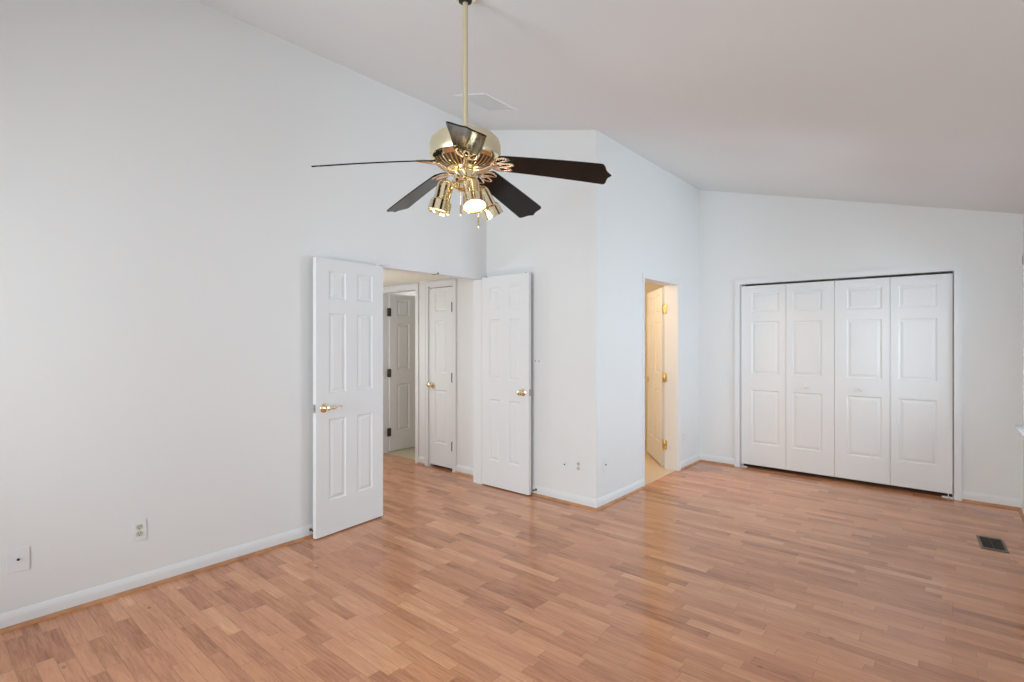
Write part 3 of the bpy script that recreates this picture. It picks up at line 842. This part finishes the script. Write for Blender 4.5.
# ------------------------------------------------------------------ outlets and plates (local: plate in x,z facing -y)
def plate_bm(w=0.07, h=0.115):
    bm = nb(); box(bm, -w/2, w/2, -0.0045, 0, -h/2, h/2, bev=0.0025); return bm
def outlet(loc, rz, label, group, m_sock):
    e = empty('electrical_outlet', loc, label, 'outlet', group, rz)
    build('cover_plate', plate_bm(), M['plastic'], e)
    for s in (1, -1):
        bm = nb()
        pts = []
        for k in range(24):
            t = 2*math.pi*k/24
            pts.append((0.0170*math.cos(t), max(-0.0140, min(0.0140, 0.0172*math.sin(t))) + s*0.0195))
        prism(bm, pts, 'y', -0.0068, -0.004)
        sk = build('socket', bm, m_sock, e)
        bm = nb()
        zc_ = s * 0.0195
        box(bm, -0.0078, -0.0052, -0.0072, -0.0066, zc_ - 0.001, zc_ + 0.009); box(bm, 0.0052, 0.0076, -0.0072, -0.0066, zc_ - 0.0005, zc_ + 0.0085)
        lathe(bm, [(0, 0), (0.0030, 0), (0.0030, 0.0005), (0, 0.0005)], 12, aim((0, -1, 0), (0, -0.0067, zc_ - 0.0075)))
        build('slots', bm, M['dark'], sk)
    bm = nb(); lathe(bm, [(0, 0), (0.003, 0), (0.0025, 0.001), (0, 0.0012)], 12, aim((0, -1, 0), (0, -0.005, 0)))
    build('screw', bm, M['steel'], e)
    return e
outlet((XL, 0.879, 0.335), R(90), 'ivory socket duplex outlet low on the long left wall', None, M['ivory'])
outlet((-2.450, YB, 0.335), 0, 'ivory socket duplex outlet on narrow wall right of the double door', None, M['ivory'])
outlet((XC, 5.590, 0.345), R(90), 'plain white duplex outlet between bathroom doorway and room corner', None, M['plastic'])
def jack(loc, rz, label, w, h, name='cable_plate'):
    e = empty(name, loc, label, 'wall plate', None, rz)
    build('cover_plate', plate_bm(w, h), M['plastic'], e)
    bm = nb(); lathe(bm, [(0, 0), (0.006, 0), (0.006, 0.002), (0.0045, 0.003), (0.0045, 0.008), (0, 0.008)], 18, aim((0, -1, 0), (0, -0.005, 0.004)))
    build('connector', bm, M['dark'], e, True)
    return e
jack((XL, 0.377, 0.327), R(90), 'white wall plate with small dark connector at far left', 0.085, 0.115)
jack((-2.592, YB, 0.325), 0, 'white cable plate left of the outlet on narrow wall', 0.07, 0.115).children[1].scale = (0.6, 0.6, 0.6)
jack((XC, 3.905, 0.345), R(90), 'white cable plate on bathroom wall near its outer corner', 0.07, 0.115)
# two screw holes left high on the front wall
for i, x in enumerate((-2.918, -2.878)):
    bm = nb(); lathe(bm, [(0, 0), (0.007, 0), (0.007, 0.0012), (0, 0.0012)], 14, aim((0, -1, 0), (0, 0, 0)))
    o = build('wall_anchor', bm, M['steel'], None, True, (x, YB - 0.0002, 1.222))
    tag(o, ('left' if i == 0 else 'right') + ' of two small grey anchors in the wall beside the open door edge', 'wall anchor', 'wall anchors')

# ------------------------------------------------------------------ spring door stops
def stop(loc, d, label, L=0.05):
    bm = nb(); d = Vector(d)
    lathe(bm, [(0, 0), (0.010, 0), (0.010, 0.003), (0.005, 0.005), (0.005, 0.008), (0, 0.008)], 18, aim(d, (0, 0, 0)))
    pts = []
    u = d.cross(Vector((0, 0, 1))).normalized(); w = d.cross(u)
    for k in range(90):
        t = k / 89; a = t * 2 * math.pi * 9
        pts.append(d * (0.006 + t * (L - 0.012)) + (u * math.cos(a) + w * math.sin(a)) * 0.0045)
    tube(bm, pts, 0.0011, 5)
    o = build('door_stop', bm, M['old_brass'], None, True, loc)
    tag(o, label, 'door stop', 'spring door stops')
    bm = nb(); lathe(bm, [(0, L - 0.010), (0.007, L - 0.009), (0.008, L - 0.002), (0.006, L), (0, L)], 16, aim(d, (0, 0, 0)))
    build('rubber_tip', bm, M['dark'], o, True)
stop((XL + BBT, 1.905, 0.055), (1, 0, 0), 'brass spring door stop on baseboard behind the left door leaf edge', 0.045)
stop((-2.90, YB - BBT, 0.055), (0, -1, 0), 'brass spring door stop on baseboard beside the right door leaf edge', 0.045)
stop((-3.70, HY - BBT, 0.060), (0, -1, 0), 'brass spring door stop in the hall left of the right door leaf', 0.06)
